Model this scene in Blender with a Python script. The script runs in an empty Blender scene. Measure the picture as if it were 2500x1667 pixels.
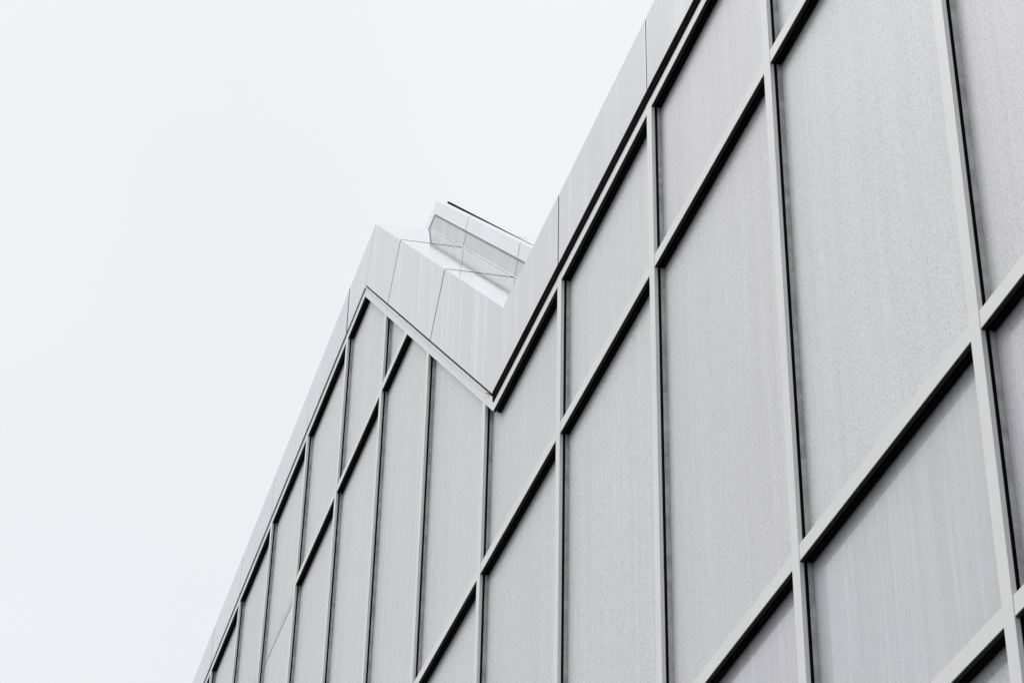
import bpy, math, random
from mathutils import Vector, Matrix
random.seed(7)
SC = bpy.context.scene
C = SC.collection
S = 3.04          # metres from the lens to the facade plane: all facade measures below are multiples of it
EYE = 1.6         # height of the lens over the ground

# ---------------------------------------------------------------- camera
F_PX, YAW, PITCH, ROLL = 5775.18, -1.29751411, 0.62619662, 0.02471863
cd = bpy.data.cameras.new('camera'); cam = bpy.data.objects.new('camera', cd); C.objects.link(cam)
cd.sensor_width = 36.0; cd.sensor_fit = 'HORIZONTAL'; cd.lens = F_PX / 2500 * 36
cd.clip_start = 0.1; cd.clip_end = 6000
cy, sy, cp, sp = math.cos(YAW), math.sin(YAW), math.cos(PITCH), math.sin(PITCH)
fw = Vector((sy*cp, cy*cp, sp)); rt = Vector((cy, -sy, 0)); up = rt.cross(fw)
r2 = rt*math.cos(ROLL) + up*math.sin(ROLL); u2 = up*math.cos(ROLL) - rt*math.sin(ROLL)
m = Matrix((r2, u2, -fw)).transposed().to_4x4(); m.translation = Vector((0, -S, EYE))
cam.matrix_world = m
SC.camera = cam

# ---------------------------------------------------------------- sky: bright overcast
SUN_EL, SUN_AZ = math.radians(52), math.radians(-150)      # sun behind the cloud, in front of the facade
W = bpy.data.worlds.new('World'); SC.world = W; W.use_nodes = True
wn, wl = W.node_tree.nodes, W.node_tree.links
bg = wn['Background']
sky = wn.new('ShaderNodeTexSky'); sky.sky_type = 'NISHITA'; sky.sun_disc = False
sky.sun_elevation = SUN_EL; sky.sun_rotation = SUN_AZ; sky.dust_density = 4.0; sky.air_density = 1.0
sk = wn.new('ShaderNodeVectorMath'); sk.operation = 'SCALE'; sk.inputs['Scale'].default_value = 0.08
wl.new(sky.outputs[0], sk.inputs[0])
tc = wn.new('ShaderNodeTexCoord'); sep = wn.new('ShaderNodeSeparateXYZ'); wl.new(tc.outputs['Generated'], sep.inputs[0])
rmp = wn.new('ShaderNodeValToRGB'); wl.new(sep.outputs['Z'], rmp.inputs[0])       # overcast: horizon to zenith
e = rmp.color_ramp.elements
e[0].position = 0.0; e[0].color = (0.74, 0.76, 0.80, 1)
e[1].position = 1.0; e[1].color = (1.36, 1.37, 1.39, 1)
q = e.new(0.45); q.color = (0.89, 0.904, 0.938, 1)
q = e.new(0.72); q.color = (0.93, 0.942, 0.965, 1)
nz = wn.new('ShaderNodeTexNoise'); nz.inputs['Scale'].default_value = 3.2; nz.inputs['Detail'].default_value = 3
wl.new(tc.outputs['Generated'], nz.inputs['Vector'])
mr = wn.new('ShaderNodeMapRange'); mr.inputs[1].default_value = .3; mr.inputs[2].default_value = .7
mr.inputs[3].default_value = 0.975; mr.inputs[4].default_value = 1.03
wl.new(nz.outputs[0], mr.inputs[0])
cl = wn.new('ShaderNodeVectorMath'); cl.operation = 'SCALE'; wl.new(rmp.outputs[0], cl.inputs[0]); wl.new(mr.outputs[0], cl.inputs['Scale'])
mx = wn.new('ShaderNodeMix'); mx.data_type = 'RGBA'; mx.inputs[0].default_value = 0.94     # cloud cover
wl.new(sk.outputs[0], mx.inputs[6]); wl.new(cl.outputs[0], mx.inputs[7]); wl.new(mx.outputs[2], bg.inputs[0])
bg.inputs[1].default_value = 1.0

ld = bpy.data.lights.new('sun', 'SUN'); ld.energy = 1.5; ld.angle = math.radians(35); ld.color = (1, .985, .96)
sun = bpy.data.objects.new('sun', ld); C.objects.link(sun)
sd = Vector((math.sin(SUN_AZ)*math.cos(SUN_EL), math.cos(SUN_AZ)*math.cos(SUN_EL), math.sin(SUN_EL)))
sun.rotation_euler = (-sd).to_track_quat('-Z', 'Y').to_euler(); sun.location = sd*60

SC.view_settings.view_transform = 'Standard'; SC.view_settings.look = 'None'
SC.view_settings.exposure = 0.0; SC.view_settings.gamma = 1.0

# ---------------------------------------------------------------- materials
class NT:
    def __init__(s, name):
        s.m = bpy.data.materials.new(name); s.m.use_nodes = True
        s.n, s.l = s.m.node_tree.nodes, s.m.node_tree.links
        s.b = s.n['Principled BSDF']
        s.tc = s.n.new('ShaderNodeTexCoord'); s.oi = s.n.new('ShaderNodeObjectInfo')
    def put(s, k, v):
        if isinstance(v, bpy.types.NodeSocket): s.l.new(v, s.b.inputs[k])
        else: s.b.inputs[k].default_value = v
    def coord(s, scale, shift=0.0):
        mp = s.n.new('ShaderNodeMapping'); mp.inputs['Scale'].default_value = scale
        s.l.new(s.tc.outputs['Object'], mp.inputs['Vector'])
        if shift:
            k = s.n.new('ShaderNodeMath'); k.operation = 'MULTIPLY'; k.inputs[1].default_value = shift
            s.l.new(s.oi.outputs['Random'], k.inputs[0]); s.l.new(k.outputs[0], mp.inputs['Location'])
        return mp.outputs[0]
    def noise(s, co, detail=2, rough=.5):
        t = s.n.new('ShaderNodeTexNoise'); t.inputs['Scale'].default_value = 1.0
        t.inputs['Detail'].default_value = detail; t.inputs['Roughness'].default_value = rough
        s.l.new(co, t.inputs['Vector']); return t.outputs[0]
    def rng(s, v, a, b, c, d):
        t = s.n.new('ShaderNodeMapRange'); t.clamp = True
        for i, x in enumerate((a, b, c, d)): t.inputs[i+1].default_value = x
        s.l.new(v, t.inputs[0]); return t.outputs[0]
    def math(s, op, a, b):
        t = s.n.new('ShaderNodeMath'); t.operation = op
        for i, x in enumerate((a, b)):
            if isinstance(x, bpy.types.NodeSocket): s.l.new(x, t.inputs[i])
            else: t.inputs[i].default_value = x
        return t.outputs[0]
    def mix(s, f, a, b, mode='MIX'):
        t = s.n.new('ShaderNodeMix'); t.data_type = 'RGBA'; t.blend_type = mode
        for i, x in ((0, f), (6, a), (7, b)):
            if isinstance(x, bpy.types.NodeSocket): s.l.new(x, t.inputs[i])
            else: t.inputs[i].default_value = x if i == 0 else (*x, 1)
        return t.outputs[2]
    def bump(s, h, strength, dist):
        t = s.n.new('ShaderNodeBump'); t.inputs['Strength'].default_value = strength; t.inputs['Distance'].default_value = dist
        s.l.new(h, t.inputs['Height']); s.put('Normal', t.outputs[0])

def mat_frit_glass(name, dusty):
    t = NT(name)
    mauve, green, dull = ((.755, .75, .77), (.735, .78, .78), (.705, .70, .72)) if dusty else ((.61, .60, .65), (.62, .695, .685), (.585, .58, .615))
    oc = t.n.new('ShaderNodeSeparateColor'); t.l.new(t.oi.outputs['Color'], oc.inputs[0])   # green-to-mauve cast and dullness set per sheet
    cast = t.math('ADD', t.math('MULTIPLY', oc.outputs[0], .8), t.rng(t.noise(t.coord((.8, .8, .35), 37.0), 2), .36, .64, -.25, .45))
    tint = t.mix(t.rng(cast, 0, 1, 0, 1), green, mauve)
    base = t.mix(t.math('MULTIPLY', oc.outputs[1], .75), tint, dull)
    streak = t.noise(t.coord((15, 15, .4), 11.0), 4, .7)
    base = t.mix(t.rng(streak, .40, .68, 0, .36), base, tuple(c*.82 for c in dull))
    pale = t.noise(t.coord((28, 28, .6), 5.0), 3, .7)
    base = t.mix(t.rng(pale, .52, .72, 0, .42), base, (.84, .85, .86))
    amt = 1.0 if dusty else .55
    fine = t.noise(t.coord((105, 105, 165), 3.0), 2, .8)                      # grain of the frit, at every size
    base = t.mix(t.rng(fine, .52, .66, 0, .46*amt), base, (.22, .23, .25))
    base = t.mix(t.rng(fine, .48, .36, 0, .45*amt), base, (.90, .91, .92))
    for sc, lo, rad, st in (((40, 40, 56), .64, .17, .58), ((80, 80, 112), .30, .30, .50)):
        v = t.n.new('ShaderNodeTexVoronoi'); v.inputs['Scale'].default_value = 1.0; v.feature = 'F1'
        t.l.new(t.coord(sc, 9.0), v.inputs['Vector'])                       # dark specks of dirt
        sep = t.n.new('ShaderNodeSeparateColor'); t.l.new(v.outputs['Color'], sep.inputs[0])
        pick = t.rng(sep.outputs[0], lo, lo+.06, 0, 1)
        dot = t.math('LESS_THAN', v.outputs['Distance'], t.math('MULTIPLY', sep.outputs[1], rad))
        base = t.mix(t.math('MULTIPLY', t.math('MULTIPLY', dot, pick), st*amt), base, (.10, .105, .12))
    # grime washed down on to the sills
    xyz = t.n.new('ShaderNodeSeparateXYZ'); t.l.new(t.tc.outputs['Object'], xyz.inputs[0])
    gn = t.noise(t.coord((1.1, 1.1, 1.1), 7.0), 3, .6)
    for zs in (1.113, 1.4503, 2.2520, 3.33):
        z0 = (zs+.0222)*S + EYE
        near = t.math('MULTIPLY', t.rng(xyz.outputs['Z'], z0, z0+.22, 1, 0), t.math('GREATER_THAN', xyz.outputs['Z'], z0-.03))
        base = t.mix(t.math('MULTIPLY', t.math('MULTIPLY', near, near), t.rng(gn, .46, .62, 0.05, .5)), base, (.47, .46, .42))
    t.put('Base Color', base); t.put('Roughness', .5); t.put('Specular IOR Level', .3)
    t.put('Coat Weight', .5 if dusty else 1.0); t.put('Coat Roughness', .42 if dusty else .05); t.put('Coat IOR', 1.4)
    return t.m

def mat_zinc(name, col, rough, metal, streaks=.3, stain=(.46, .46, .49), wave=.25, coat=.85):
    t = NT(name)
    cloud = t.noise(t.coord((.9, .9, .9), 21.0), 3, .55)
    base = t.mix(t.rng(cloud, .36, .64, 0, 1), tuple(c*.955 for c in col), (col[0]*.995, col[1]*1.0, col[2]*1.035))
    mask = t.rng(t.noise(t.coord((1.3, 1.3, .5), 31.0), 2), .44, .60, .1, 1)  # rain runs come in groups
    st = t.noise(t.coord((14, 14, .28), 13.0), 5, .75)
    base = t.mix(t.math('MULTIPLY', t.rng(st, .50, .74, 0, streaks), mask), base, stain)
    st2 = t.noise(t.coord((7, 7, .3), 4.0), 3, .6)
    base = t.mix(t.rng(st2, .52, .75, 0, streaks*.7), base, (.86, .87, .89))
    gr = t.noise(t.coord((60, 60, 60)), 3, .7)
    base = t.mix(t.rng(gr, .5, .75, 0, streaks*.45), base, stain)
    base = t.mix(1.0, base, t.mix(t.oi.outputs['Random'], (.94, .945, .955), (1.03, 1.03, 1.025)), 'MULTIPLY')
    t.put('Base Color', base); t.put('Metallic', metal)
    t.put('Roughness', t.rng(cloud, .3, .7, rough*.85, rough*1.2))
    if coat: t.put('Coat Weight', coat); t.put('Coat Roughness', .18)
    t.bump(t.noise(t.coord((1.3, 1.3, 1.0), 17.0), 1), wave, .02)
    return t.m

def mat_paint(name, col, rough=.45):
    t = NT(name)
    d = t.noise(t.coord((3, 3, 3)), 4, .6)
    base = t.mix(t.rng(d, .38, .68, 0, .35), col, tuple(c*.86 for c in col))
    g = t.noise(t.coord((90, 90, 22)), 2, .6)
    base = t.mix(t.rng(g, .62, .78, 0, .25), base, tuple(c*.6 for c in col))
    t.put('Base Color', base); t.put('Roughness', rough); t.put('Specular IOR Level', .5)
    t.put('Coat Weight', .35); t.put('Coat Roughness', .2)
    return t.m

def mat_dark(name, col, rough=.6, spec=.25):
    t = NT(name)
    g = t.noise(t.coord((14, 14, 14)), 3, .6)
    t.put('Base Color', t.mix(t.rng(g, .35, .7, 0, 1), tuple(c*.8 for c in col), tuple(c*1.3 for c in col)))
    t.put('Roughness', rough); t.put('Specular IOR Level', spec)
    return t.m

M = dict(
    glass=mat_frit_glass('dusty_fritted_glass', True), clean=mat_frit_glass('rinsed_fritted_glass', False),
    cap=mat_paint('painted_aluminium', (.80, .80, .785), .42),
    white=mat_paint('white_paint', (.86, .86, .86), .35),
    zinc=mat_zinc('zinc_cladding', (.565, .57, .582), .36, .3, .6),
    wall=mat_zinc('roof_upstand_metal', (.47, .48, .495), .36, .2, .5, (.40, .40, .42), .25, .3),
    lid=mat_zinc('coping_metal', (.72, .725, .735), .36, .25, .35),
    coping=mat_zinc('polished_coping', (.79, .795, .80), .07, 1.0, .08, (.75, .75, .77), .05, 0),
    gasket=mat_dark('black_gasket', (.008, .008, .009), .6, .1),
    bead=mat_dark('green_grey_bead', (.50, .53, .515), .35),
    brown=mat_dark('dark_brown_gap_fill', (.014, .012, .010), .6, 0.0),
    core=mat_dark('dark_backing', (.02, .02, .021), .8),
    membrane=mat_dark('black_membrane', (.008, .008, .009), .8, .03),
    dark_under=mat_dark('dark_underside', (.028, .029, .027), .5, .15),  # near-black tone of the thin strips under the caps
    joint=mat_dark('grey_joint_seal', (.05, .05, .052), .7, .05),
    beige=mat_dark('painted_shadow_strip', (.27, .26, .24), .7, .1),  # shade under the upstand coping, put into a colour
    concrete=mat_paint('concrete', (.32, .32, .315), .8),
    asphalt=mat_dark('asphalt', (.030, .030, .031), .9),
)

# ---------------------------------------------------------------- mesh helpers (facade units: x along the wall, y depth, z height)
def P(x, y, z): return (x*S, (y-1)*S, z*S + EYE)

def link(name, verts, faces, mat, parent, bevel=0.0, smooth=False):
    me = bpy.data.meshes.new(name); me.from_pydata(verts, [], faces); me.update()
    import bmesh
    bm = bmesh.new(); bm.from_mesh(me); bmesh.ops.recalc_face_normals(bm, faces=bm.faces[:]) ; bm.to_mesh(me); bm.free()
    o = bpy.data.objects.new(name, me); C.objects.link(o); me.materials.append(mat)
    if parent is not None: o.parent = parent
    if bevel:
        b = o.modifiers.new('edge', 'BEVEL'); b.width = bevel; b.segments = 2; b.limit_method = 'ANGLE'; b.angle_limit = math.radians(40)
    return o

def prism_data(poly, y0, y1):
    n = len(poly)
    v = [P(x, y0, z) for x, z in poly] + [P(x, y1, z) for x, z in poly]
    f = [tuple(range(n)), tuple(range(2*n-1, n-1, -1))] + [(i, (i+1) % n, n+(i+1) % n, n+i) for i in range(n)]
    return v, f

def prism(name, poly, y0, y1, mat, parent, bevel=0.0):
    return link(name, *prism_data(poly, y0, y1), mat, parent, bevel)

def merge(parts):
    V, Fc = [], []
    for v, f in parts:
        k = len(V); V += v; Fc += [tuple(i+k for i in t) for t in f]
    return V, Fc

def area(p): return sum(p[i][0]*p[(i+1) % len(p)][1] - p[(i+1) % len(p)][0]*p[i][1] for i in range(len(p)))/2

def offset(poly, d):
    """grow (d>0) a simple polygon by d"""
    sg = 1 if area(poly) > 0 else -1
    n = len(poly); out = []
    for i in range(n):
        a, b, c = poly[i-1], poly[i], poly[(i+1) % n]
        u = Vector((b[0]-a[0], b[1]-a[1])).normalized(); w = Vector((c[0]-b[0], c[1]-b[1])).normalized()
        n1 = Vector((u.y, -u.x))*sg; n2 = Vector((w.y, -w.x))*sg
        k = 1 + n1.dot(n2)
        t = (n1+n2)*(d/max(k, .15)); out.append((b[0]+t.x, b[1]+t.y))
    return out

def tunnel(rings):
    """surface through equal polygons [(poly, y), ...]"""
    n = len(rings[0][0]); v = []
    for p, y in rings: v += [P(x, y, z) for x, z in p]
    f = []
    for k in range(len(rings)-1):
        for i in range(n):
            j = (i+1) % n; f.append((k*n+i, k*n+j, (k+1)*n+j, (k+1)*n+i))
    return v, f

# ---------------------------------------------------------------- measures of the facade
A = Vector((-4.9325, 4.0116)); RB = Vector((-3.6101, 2.7921))        # upper and lower end of the sloping roof edge
R = (RB-A).normalized(); N = Vector((-R.y, R.x))
RLEN = (RB-A).length
def ramp(s, n): v = A + R*s + N*n; return (v.x, v.y)
def ramp_s(n, z): return (z - A.y - N.y*n)/R.y                       # s where the line n meets height z
XL, XR = -8.30, -0.29
MX = [-8.29, -7.785, -7.275, -6.765, -6.25, -5.738, -5.227, -4.732, -4.241, -3.730, -3.229, -2.7390, -2.2522, -1.7590, -1.268, -0.78, -0.29]
MW = .0225
CAPY, GY = .994, 1.0112
# polylines: (n on the ramp, z on the left, z on the right)
class Line:
    def __init__(s, n, zl, zr):
        s.zl, s.zr = zl, zr
        s.c1 = ramp(ramp_s(n, zl), n); s.c2 = ramp(ramp_s(n, zr), n)
    def z(s, x):
        if x <= s.c1[0]: return s.zl
        if x >= s.c2[0]: return s.zr
        t = (x-s.c1[0])/(s.c2[0]-s.c1[0]); return s.zl + t*(s.zr-s.zl)
    def xs(s): return [s.c1[0], s.c2[0]]
    def x_at(s, z): 
        if s.zr < z < s.zl: return s.c1[0] + (z-s.zl)/(s.zr-s.zl)*(s.c2[0]-s.c1[0])
CT = Line(-.1728, 3.857, 2.604)          # top of the crowning cap
CB = Line(-.1955, 3.833, 2.583)          # its lower edge
PB = Line(-.1650, 3.8600, 2.6255)        # lower edge of the parapet cladding
PT = Line(0.0, 4.0116, 2.7880)           # its top

def region(a, b, lo, hi, top):
    """{a<=x<=b, lo<=z<=min(hi, top(x))} as a polygon, or None"""
    xs = {a, b}
    for x in top.xs() + [top.x_at(hi), top.x_at(lo)]:
        if x is not None and a < x < b: xs.add(x)
    xs = sorted(x for x in xs if top.z(x) >= lo-1e-6)
    if len(xs) < 2: return None
    pts = [(x, min(hi, top.z(x))) for x in xs]
    up_ = []
    for p in pts: up_.append(p)
    bot = [(xs[-1], lo)] if pts[-1][1] > lo+1e-4 else []
    bot += [(xs[0], lo)] if pts[0][1] > lo+1e-4 else []
    # drop collinear points
    poly = up_ + bot
    out = []
    for i in range(len(poly)):
        p, q_, r_ = poly[i-1], poly[i], poly[(i+1) % len(poly)]
        if abs((q_[0]-p[0])*(r_[1]-q_[1]) - (q_[1]-p[1])*(r_[0]-q_[0])) > 1e-7: out.append(q_)
    if len(out) < 3 or abs(area(out)) < 4e-4: return None
    return out
def band(a, b, lo, hi):
    """the strip between two polylines over [a, b]"""
    xs = sorted({a, b} | {x for x in hi.xs() if a < x < b}); xl = sorted({a, b} | {x for x in lo.xs() if a < x < b})
    return [(x, hi.z(x)) for x in xs] + [(x, lo.z(x)) for x in reversed(xl)]

# ---------------------------------------------------------------- ground
gv = [(-1500, -1500, 0), (1500, -1500, 0), (1500, 1500, 0), (-1500, 1500, 0)]
g = link('ground', gv, [(0, 1, 2, 3)], M['asphalt'], None); g['kind'] = 'structure'

# ---------------------------------------------------------------- the building
B = bpy.data.objects.new('building', None); C.objects.link(B); B.location = (0, 0, 0)
B['label'] = 'pale grey building of speckled glass panels in metal frames with a stepped sloping roof edge'
B['category'] = 'building'

GROUND = -EYE/S
# core behind the cladding
Lc = Line(-.02, 3.99, 2.77)
xs = [XL, Lc.c1[0], Lc.c2[0], XR]
prism('wall', [(x, Lc.z(x)) for x in xs] + [(XR, GROUND+.002), (XL, GROUND+.002)], 1.022, 1.149, M['core'], B)
Lc2 = Line(.045, 4.06, 2.83)
xs = [XL, Lc2.c1[0], Lc2.c2[0], XR]
prism('wall', [(x, Lc2.z(x)) for x in xs] + [(XR, GROUND+.002), (XL, GROUND+.002)], 1.158, 1.26, M['concrete'], B)
prism('wall', [(XL, 2.70), (XR, 2.70), (XR, GROUND+.002), (XL, GROUND+.002)], 1.2602, 4.2, M['concrete'], B)
ZLOW = .31
prism('base_wall', [(XL, ZLOW-.012), (XR, ZLOW-.012), (XR, GROUND+.002), (XL, GROUND+.002)], 1.004, 1.0215, M['concrete'], B)

# mullions
for i, x in enumerate(MX):
    a, b = x-MW, x
    tops = [(b, CT.z(b)-.0004)] + [(a, CT.z(a)-.0004)]
    prism('mullion', tops + [(a, ZLOW), (b, ZLOW)], CAPY, 1.0, M['cap'], B, .0012)

ROWS = [.31, 1.113, 1.4503, 2.2520]           # lower edges of the horizontal caps
TH = .0222
UP = 3.3300                                    # the extra row of the tall left part
def glazing(poly, split=None):
    polys = [poly]
    if split is not None:
        xa, xb = min(p[0] for p in poly), max(p[0] for p in poly); zb, zt = min(p[1] for p in poly), max(p[1] for p in poly)
        polys = [[(xa, zt), (xb, zt), (xb, split+.0026), (xa, split+.0026)], [(xa, split-.0026), (xb, split-.0026), (xb, zb), (xa, zb)]]
    obs = []; zt_ = max(p[1] for p in poly)
    for k, p in enumerate(polys):
        dy = random.uniform(-.0002, .0002)
        v, f = prism_data(offset(p, -.0002 if split else .0022), GY+dy, GY+.008)
        # a hair of tilt for each sheet, as glazed by hand
        tx, tz = random.uniform(-.0007, .0007), random.uniform(-.0007, .0007)
        cx = sum(q_[0] for q_ in v)/len(v); cz = sum(q_[2] for q_ in v)/len(v)
        v = [(q_[0], q_[1]+tx*(q_[0]-cx)+tz*(q_[2]-cz)*.5, q_[2]) for q_ in v]
        obs.append(link('glass_panel', v, f, M['clean' if zt_ < 1.47 else 'glass'], B))
    xa_ = min(p[0] for p in poly)
    for o in obs:
        c_, d_ = random.uniform(.25, .6), random.uniform(.1, .7)
        if xa_ < -3.9: c_, d_ = c_*.8, d_*.1
        if -2.80 < xa_ < -2.6: c_, d_ = .85, .75 if zt_ < 2.3 else .3
        elif -2.35 < xa_ < -2.1: c_, d_ = (.14, .15) if zt_ > 1.5 else (.42, .45)
        elif -3.3 < xa_ < -3.1: c_, d_ = .2, .1
        elif xa_ > -1.9: c_, d_ = (.8, .8) if zt_ > 1.5 else (.95, 1.0)
        o.color = (c_, d_, 0, 1)
    o = obs[0]
    out = offset(poly, .0030); mid = offset(poly, .0012)
    v, f = tunnel([(offset(poly, .0001), .9992), (out, .9992), (out, 1.0043), (offset(poly, -.0001), 1.0043)])
    link('gasket', v, f, M['gasket'], o)
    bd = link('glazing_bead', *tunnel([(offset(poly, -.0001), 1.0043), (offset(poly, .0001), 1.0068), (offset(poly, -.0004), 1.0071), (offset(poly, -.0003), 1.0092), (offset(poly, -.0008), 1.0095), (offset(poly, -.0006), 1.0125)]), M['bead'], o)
    bd.data.materials.append(M['gasket'])                         # bead faces along the heads and sills are set to black
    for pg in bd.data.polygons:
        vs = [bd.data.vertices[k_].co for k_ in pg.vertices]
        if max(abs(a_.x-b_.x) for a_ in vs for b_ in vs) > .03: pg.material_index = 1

for i in range(len(MX)-1):
    a, b = MX[i]+.0004, MX[i+1]-MW
    rows = list(ROWS)
    if MX[i] < -4.3: rows = [2.2520]
    tall = MX[i] < -4.6
    rows_caps = list(rows)
    if tall and MX[i] > -5.80: rows_caps.append(UP)
    # horizontal caps between the mullions
    for z in rows_caps:
        pz = region(a, b, z, z+TH, CB)
        if pz:
            tr = prism('transom', pz, CAPY+.0007, 1.0, M['cap'], B, .0012)
            xs_ = [p[0] for p in pz if abs(p[1]-z) < 1e-6]
            prism('underside_strip', [(min(xs_), z-.0004), (max(xs_), z-.0004), (max(xs_), z-.0011), (min(xs_), z-.0011)], CAPY+.0010, 1.0, M['dark_under'], tr)  # thin near-black strip along the lower side of the cap
    # crowning cap under the parapet
    tr = prism('top_transom', band(a, b, CB, CT), CAPY+.0003, 1.0, M['cap'], B, .0012)
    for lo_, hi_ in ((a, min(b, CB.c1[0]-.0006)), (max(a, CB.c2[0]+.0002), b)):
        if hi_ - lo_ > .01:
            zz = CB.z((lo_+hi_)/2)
            prism('underside_strip', [(lo_, zz-.0004), (hi_, zz-.0004), (hi_, zz-.0011), (lo_, zz-.0011)], CAPY+.0010, 1.0, M['dark_under'], tr)
    bounds = rows_caps + [None]
    for k, z in enumerate(rows_caps):
        hi = bounds[k+1] if bounds[k+1] is not None else 99.0
        pz = region(MX[i], b, z+TH, hi, CB)
        if not pz: continue
        if MX[i] < -5.80 and z == 2.2520: glazing(pz, split=3.338)
        else: glazing(pz)
if True:   # plain cladding under the row that the photograph cuts off
    prism('base_wall', [(XL, 2.2520-.003), (-4.241-MW, 2.2520-.003), (-4.241-MW, ZLOW-.011), (XL, ZLOW-.011)], 1.0035, 1.0215, M['concrete'], B)

# recess between the crowning cap and the parapet
xs = [XL, PB.c1[0], PB.c2[0], XR]
prism('shadow_gap_fill', band(XL, XR, Line(-.190, 3.842, 2.590), Line(-.150, 3.87, 2.64)), 1.0012, 1.0205, M['brown'], B)
prism('shadow_gap_fill', [(PB.c2[0]+.0015, PB.zr-.0007), (XR, PB.zr-.0007), (XR, CT.zr+.0002), (PB.c2[0]+.0015, CT.zr+.0002)], .9922, .9995, M['brown'], B, .001)  # dark bar nearly flush, the shade of the gap put into its colour
# bright drip edge along the slope
fl0 = Line(-.1728, 3.857, 2.604); fl1 = Line(-.1690, 3.861, 2.608)
def ramp_quad(s0, s1, n0, n1): return [ramp(s0, n0), ramp(s1, n0), ramp(s1, n1), ramp(s0, n1)]
sa = ramp_s(-.1728, 3.857)-.012; sb = ramp_s(-.1728, 2.604)-.053
cut = sa + (sb-sa)*.36
for s0, s1 in ((sa, cut-.0012), (cut+.0022, sb)):
    prism('drip_edge', ramp_quad(s0, s1, -.1704, -.1690), .986, .9932, M['white'], B, .0010)

# ---------------------------------------------------------------- parapet cladding
PY = .991
SEAM = .0040; RS = .0021; MIT = .0019
lx = sorted([x-.0130 for x in MX if x < -5.1])
rx = sorted([x-.0115 for x in MX if x > -3.4])
c_top, c_bot, k_top, k_bot = PT.c1, PB.c1, PT.c2, PB.c2
lz = lambda x: PB.zl + min(0, 0)
pan = []
ls = [XL-.2] + lx[1:]
for a, b in zip(ls, ls[1:]): pan.append([(a+SEAM/2, PT.zl), (b-SEAM/2, PT.zl), (b-SEAM/2, PB.zl), (a+SEAM/2, PB.zl)])
pan.append([(ls[-1]+SEAM/2, PT.zl), (c_top[0]-MIT, PT.zl), (c_bot[0]-MIT, PB.zl), (ls[-1]+SEAM/2, PB.zl)])
S1, S2 = .448, 1.121
S1B, S2B = .4510, 1.1200
h = SEAM/2
def rp(s_t0, s_t1, s_b0, s_b1): return [ramp(s_t0, 0), ramp(s_t1, 0), ramp(s_b1, -.165), ramp(s_b0, -.165)]
sc1, sc2 = ramp_s(-.165, PB.zl), ramp_s(-.165, PB.zr)
pan.append(rp(MIT, S1-RS, sc1+MIT, S1B-RS))
pan.append(rp(S1+RS, S2-RS, S1B+RS, S2B-RS))
st2 = ramp_s(0, PT.zr)
pan.append(rp(S2+RS, st2, S2B+RS, sc2))
pan.append([(k_top[0], PT.zr), (rx[0]-h, PT.zr), (rx[0]-h, PB.zr), (k_bot[0], PB.zr)])
rs = rx + [XR+.1]
for a, b in zip(rs, rs[1:]): pan.append([(a+h, PT.zr), (b-h, PT.zr), (b-h, PB.zr), (a+h, PB.zr)])
for p in pan:
    fold = any(abs(q_[0]-k_top[0]) < 1e-4 for q_ in p)
    v, f = prism_data(p, PY, 1.012)
    tx, tz = (0, 0) if fold else (random.uniform(-.004, .004), random.uniform(-.006, .003))
    cx = sum(q_[0] for q_ in v)/len(v); cz = sum(q_[2] for q_ in v)/len(v)
    v = [(q_[0], q_[1]+(tx*(q_[0]-cx)+tz*(q_[2]-cz))*.5, q_[2]) for q_ in v]
    link('parapet_panel', v, f, M['zinc'], B, 0.0 if fold else .0015)
def joint(p, y=.9921): prism('joint_strip', p, y, 1.0005, M['joint'], B)
for a in ls[1:]: joint([(a-h, PT.zl-.0005), (a+h, PT.zl-.0005), (a+h, PB.zl+.0003), (a-h, PB.zl+.0003)], .9902 if a == ls[-1] else .9918)
for a in rx: joint([(a-h, PT.zr-.0005), (a+h, PT.zr-.0005), (a+h, PB.zr+.0003), (a-h, PB.zr+.0003)])
for s_t, s_b, w in ((S1, S1B, RS), (S2, S2B, RS)):
    joint([ramp(s_t-w, -.0005), ramp(s_t+w, -.0005), ramp(s_b+w, -.1647), ramp(s_b-w, -.1647)])
joint([(c_top[0]-MIT, PT.zl-.0008), ramp(MIT, -.0006), ramp(sc1+MIT, -.1647), (c_bot[0]-MIT, PB.zl+.0003)], .9912)
# dark backing behind the open joints
Lb1, Lb0 = Line(-.006, 4.004, 2.780), Line(-.160, 3.862, 2.632)
prism('parapet_backing', band(XL, XR, Lb0, Lb1), 1.0125, 1.0210, M['core'], B)

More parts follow.
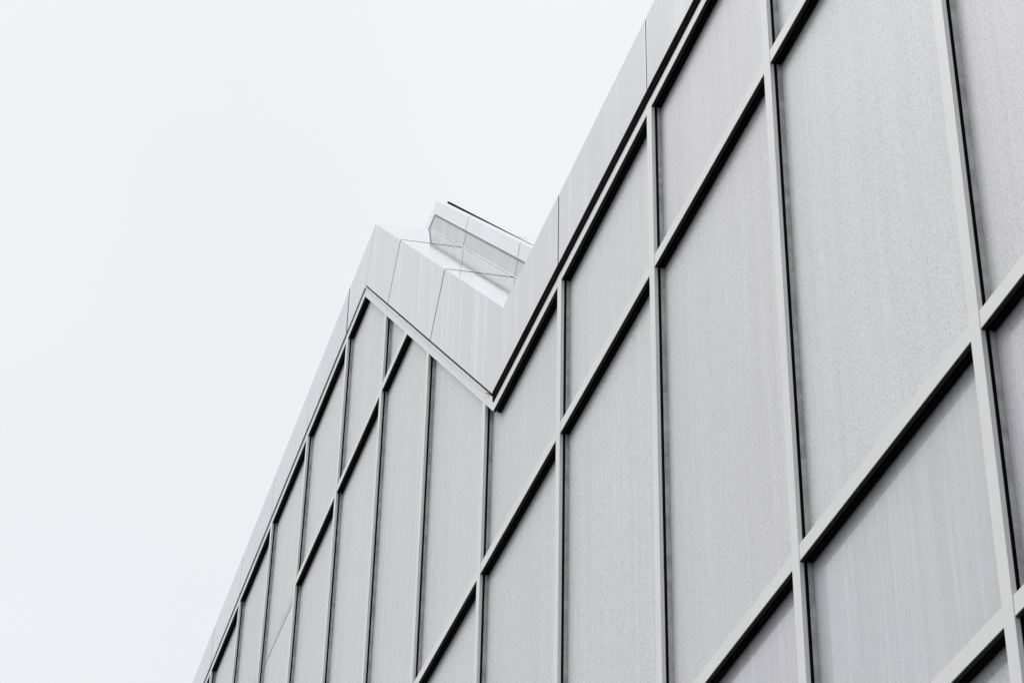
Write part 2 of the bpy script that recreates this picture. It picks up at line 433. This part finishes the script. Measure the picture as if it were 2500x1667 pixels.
# wide metal coping on top, from the front edge back to the upstand
YB = 1.1525; RISE = .0117
def slab(front, back, t):
    v = [P(*front[0]), P(*front[1]), P(*back[1]), P(*back[0])]
    v += [(a_, b_, c_-t*S) for a_, b_, c_ in v]
    return v, [(0, 1, 2, 3), (7, 6, 5, 4), (0, 4, 5, 1), (1, 5, 6, 2), (2, 6, 7, 3), (3, 7, 4, 0)]
def pt3(s, n, y): x, z = ramp(s, n); return (x, y, z)
LIFT = .0004
for s0, s1 in ((0.0, S1-RS), (S1+RS, S2-RS), (S2+RS, st2)):
    link('coping_panel', *slab([pt3(s0, LIFT, PY-.0006), pt3(s1, LIFT, PY-.0006)], [pt3(s0, RISE, YB+.004), pt3(s1, RISE, YB+.004)], .003), M['coping'], B, .0012)
def strip(s_, w, t):
    f_ = [pt3(s_-w, .0002, PY-.0004), pt3(s_+w, .0002, PY-.0004)]; b_ = [pt3(s_-w, RISE, YB-.001), pt3(s_+w, RISE, YB-.001)]
    up3 = [(x_+N.x*t, y_, z_+N.y*t) for x_, y_, z_ in f_ + b_]
    v = [P(*q_) for q_ in f_[:1]+f_[1:]+b_[::-1]]
    u_ = [P(*q_) for q_ in up3[:2]+[up3[3], up3[2]]]
    return v+u_, [(0, 1, 2, 3), (4, 5, 6, 7), (0, 1, 5, 4), (1, 2, 6, 5), (2, 3, 7, 6), (3, 0, 4, 7)]
for s_ in (S1, S2): link('joint_strip', *strip(s_, .0012, .0006), M['joint'], B)
for a, b in zip(ls, ls[1:] + [A.x-.0005]):
    link('coping_panel', *slab([(a+h, PY+.0006, PT.zl+.0004), (b-h, PY+.0006, PT.zl+.0004)], [(a+h, YB+.004, PT.zl-.006), (b-h, YB+.004, PT.zl-.006)], .003), M['lid'], B, .0012)
for a, b in zip([k_top[0]+.0015]+rs, rs):
    link('coping_panel', *slab([(a+h, PY+.0006, PT.zr+.0004), (b-h, PY+.0006, PT.zr+.0004)], [(a+h, YB+.004, PT.zr-.006), (b-h, YB+.004, PT.zr-.006)], .003), M['lid'], B, .0012)

# upstand with its own coping behind the sloping edge
WL, WH, CH = .0090, .0545, .0920
U0, U1, U2 = Line(WL, 4.004, 2.79), Line(WH, 4.0715, 2.83), Line(CH, 4.1067, 2.866)
ends = [(U0, U1, YB, 'upstand_panel', M['wall']), (U1, U2, YB-.0030, 'upstand_coping', M['lid'])]
for lo, hi, y, nm, mt in ends:
    nlo, nhi = (WL, WH) if lo is U0 else (WH, CH)
    if lo is U1: nlo += .0010
    g_ = .0026
    left = [(XL, hi.zl), (hi.c1[0]-.0004, hi.zl), (lo.c1[0]-.0004, lo.zl+(.0012 if lo is U1 else 0)), (XL, lo.zl+(.0012 if lo is U1 else 0))]
    prism(nm, left, y, YB+.02, mt, B, .0012)
    sh, sl = ramp_s(nhi, hi.zl), ramp_s(nlo, lo.zl)
    s_end = ramp_s(nhi, hi.zr)
    prism(nm, [ramp(sh+.0004, nhi), ramp(.4535-g_, nhi), ramp(.4475-g_, nlo), ramp(sl+.0004, nlo)], y, YB+.02, mt, B, .0012)
    prism(nm, [ramp(.4535+g_, nhi), ramp(1.113-g_, nhi), ramp(1.119-g_, nlo), ramp(.4475+g_, nlo)], y, YB+.02, mt, B, .0012)
    prism(nm, [ramp(1.113+g_, nhi), ramp(s_end, nhi), ramp(s_end, nlo), ramp(1.119+g_, nlo)], y, YB+.02, mt, B, .0012)
# sealant fillet where the coping meets the upstand
prism('sealant_strip', [ramp(.01, RISE+.0002), ramp(st2, RISE+.0002), ramp(st2, RISE+.0022), ramp(.01, RISE+.0022)], YB-.0040, YB-.0002, M['white'], B)
prism('shadow_strip', [ramp(-.027, WH-.0040), ramp(1.6, WH-.0040), ramp(1.6, WH+.0008), ramp(-.030, WH+.0008)], YB-.0022, YB+.001, M['beige'], B)  # beige strip painted in as the shade line under the upstand coping
# dark backing in the open joints of the upstand
prism('upstand_backing', [ramp(.0, .014), ramp(1.6, .014), ramp(1.6, .088), ramp(.0, .088)], YB+.0205, YB+.024, M['brown'], B)
# roofing felt edge showing over the upstand
ym = 1.205
k = ym/1.163
def back(x, z, dn=0): return (x*k + N.x*dn, z*k + N.y*dn)
bx0, bz0, bx1, bz1 = -4.829, 4.052, -3.992, 3.272
ex, ez = bx0+(bx1-bx0)*1.3, bz0+(bz1-bz0)*1.3
prism('roof_membrane', [back(bx0, bz0), back(ex, ez), back(ex, ez, -.014), back(bx0, bz0, -.014)], ym, ym+.006, M['membrane'], B, .001)

# thin wire over the roof edge
def rod(p0, p1, r, n=8):
    p0, p1 = Vector(p0), Vector(p1); d = (p1-p0).normalized(); u = d.orthogonal().normalized(); w = d.cross(u); v = []
    for p in (p0, p1):
        for i in range(n): v.append(tuple(p + (u*math.cos(2*math.pi*i/n) + w*math.sin(2*math.pi*i/n))*r))
    return v, [(i, (i+1) % n, n+(i+1) % n, n+i) for i in range(n)] + [tuple(range(n))[::-1], tuple(range(n, 2*n))]

def sky_pt(px, py, y):                       # a point seen at this place of the roofline, y deep
    d = m.to_3x3() @ Vector(((px-1250)/F_PX, -(py-833.5)/F_PX, -1)); d *= y/d.y
    return (d.x*S, (y-1)*S, d.z*S + EYE)
wv = [rod(sky_pt(1264, 577, 1.27), sky_pt(1292, 584, 1.27), .0014)]
link('roof_wire', *merge(wv), M['bead'], B)
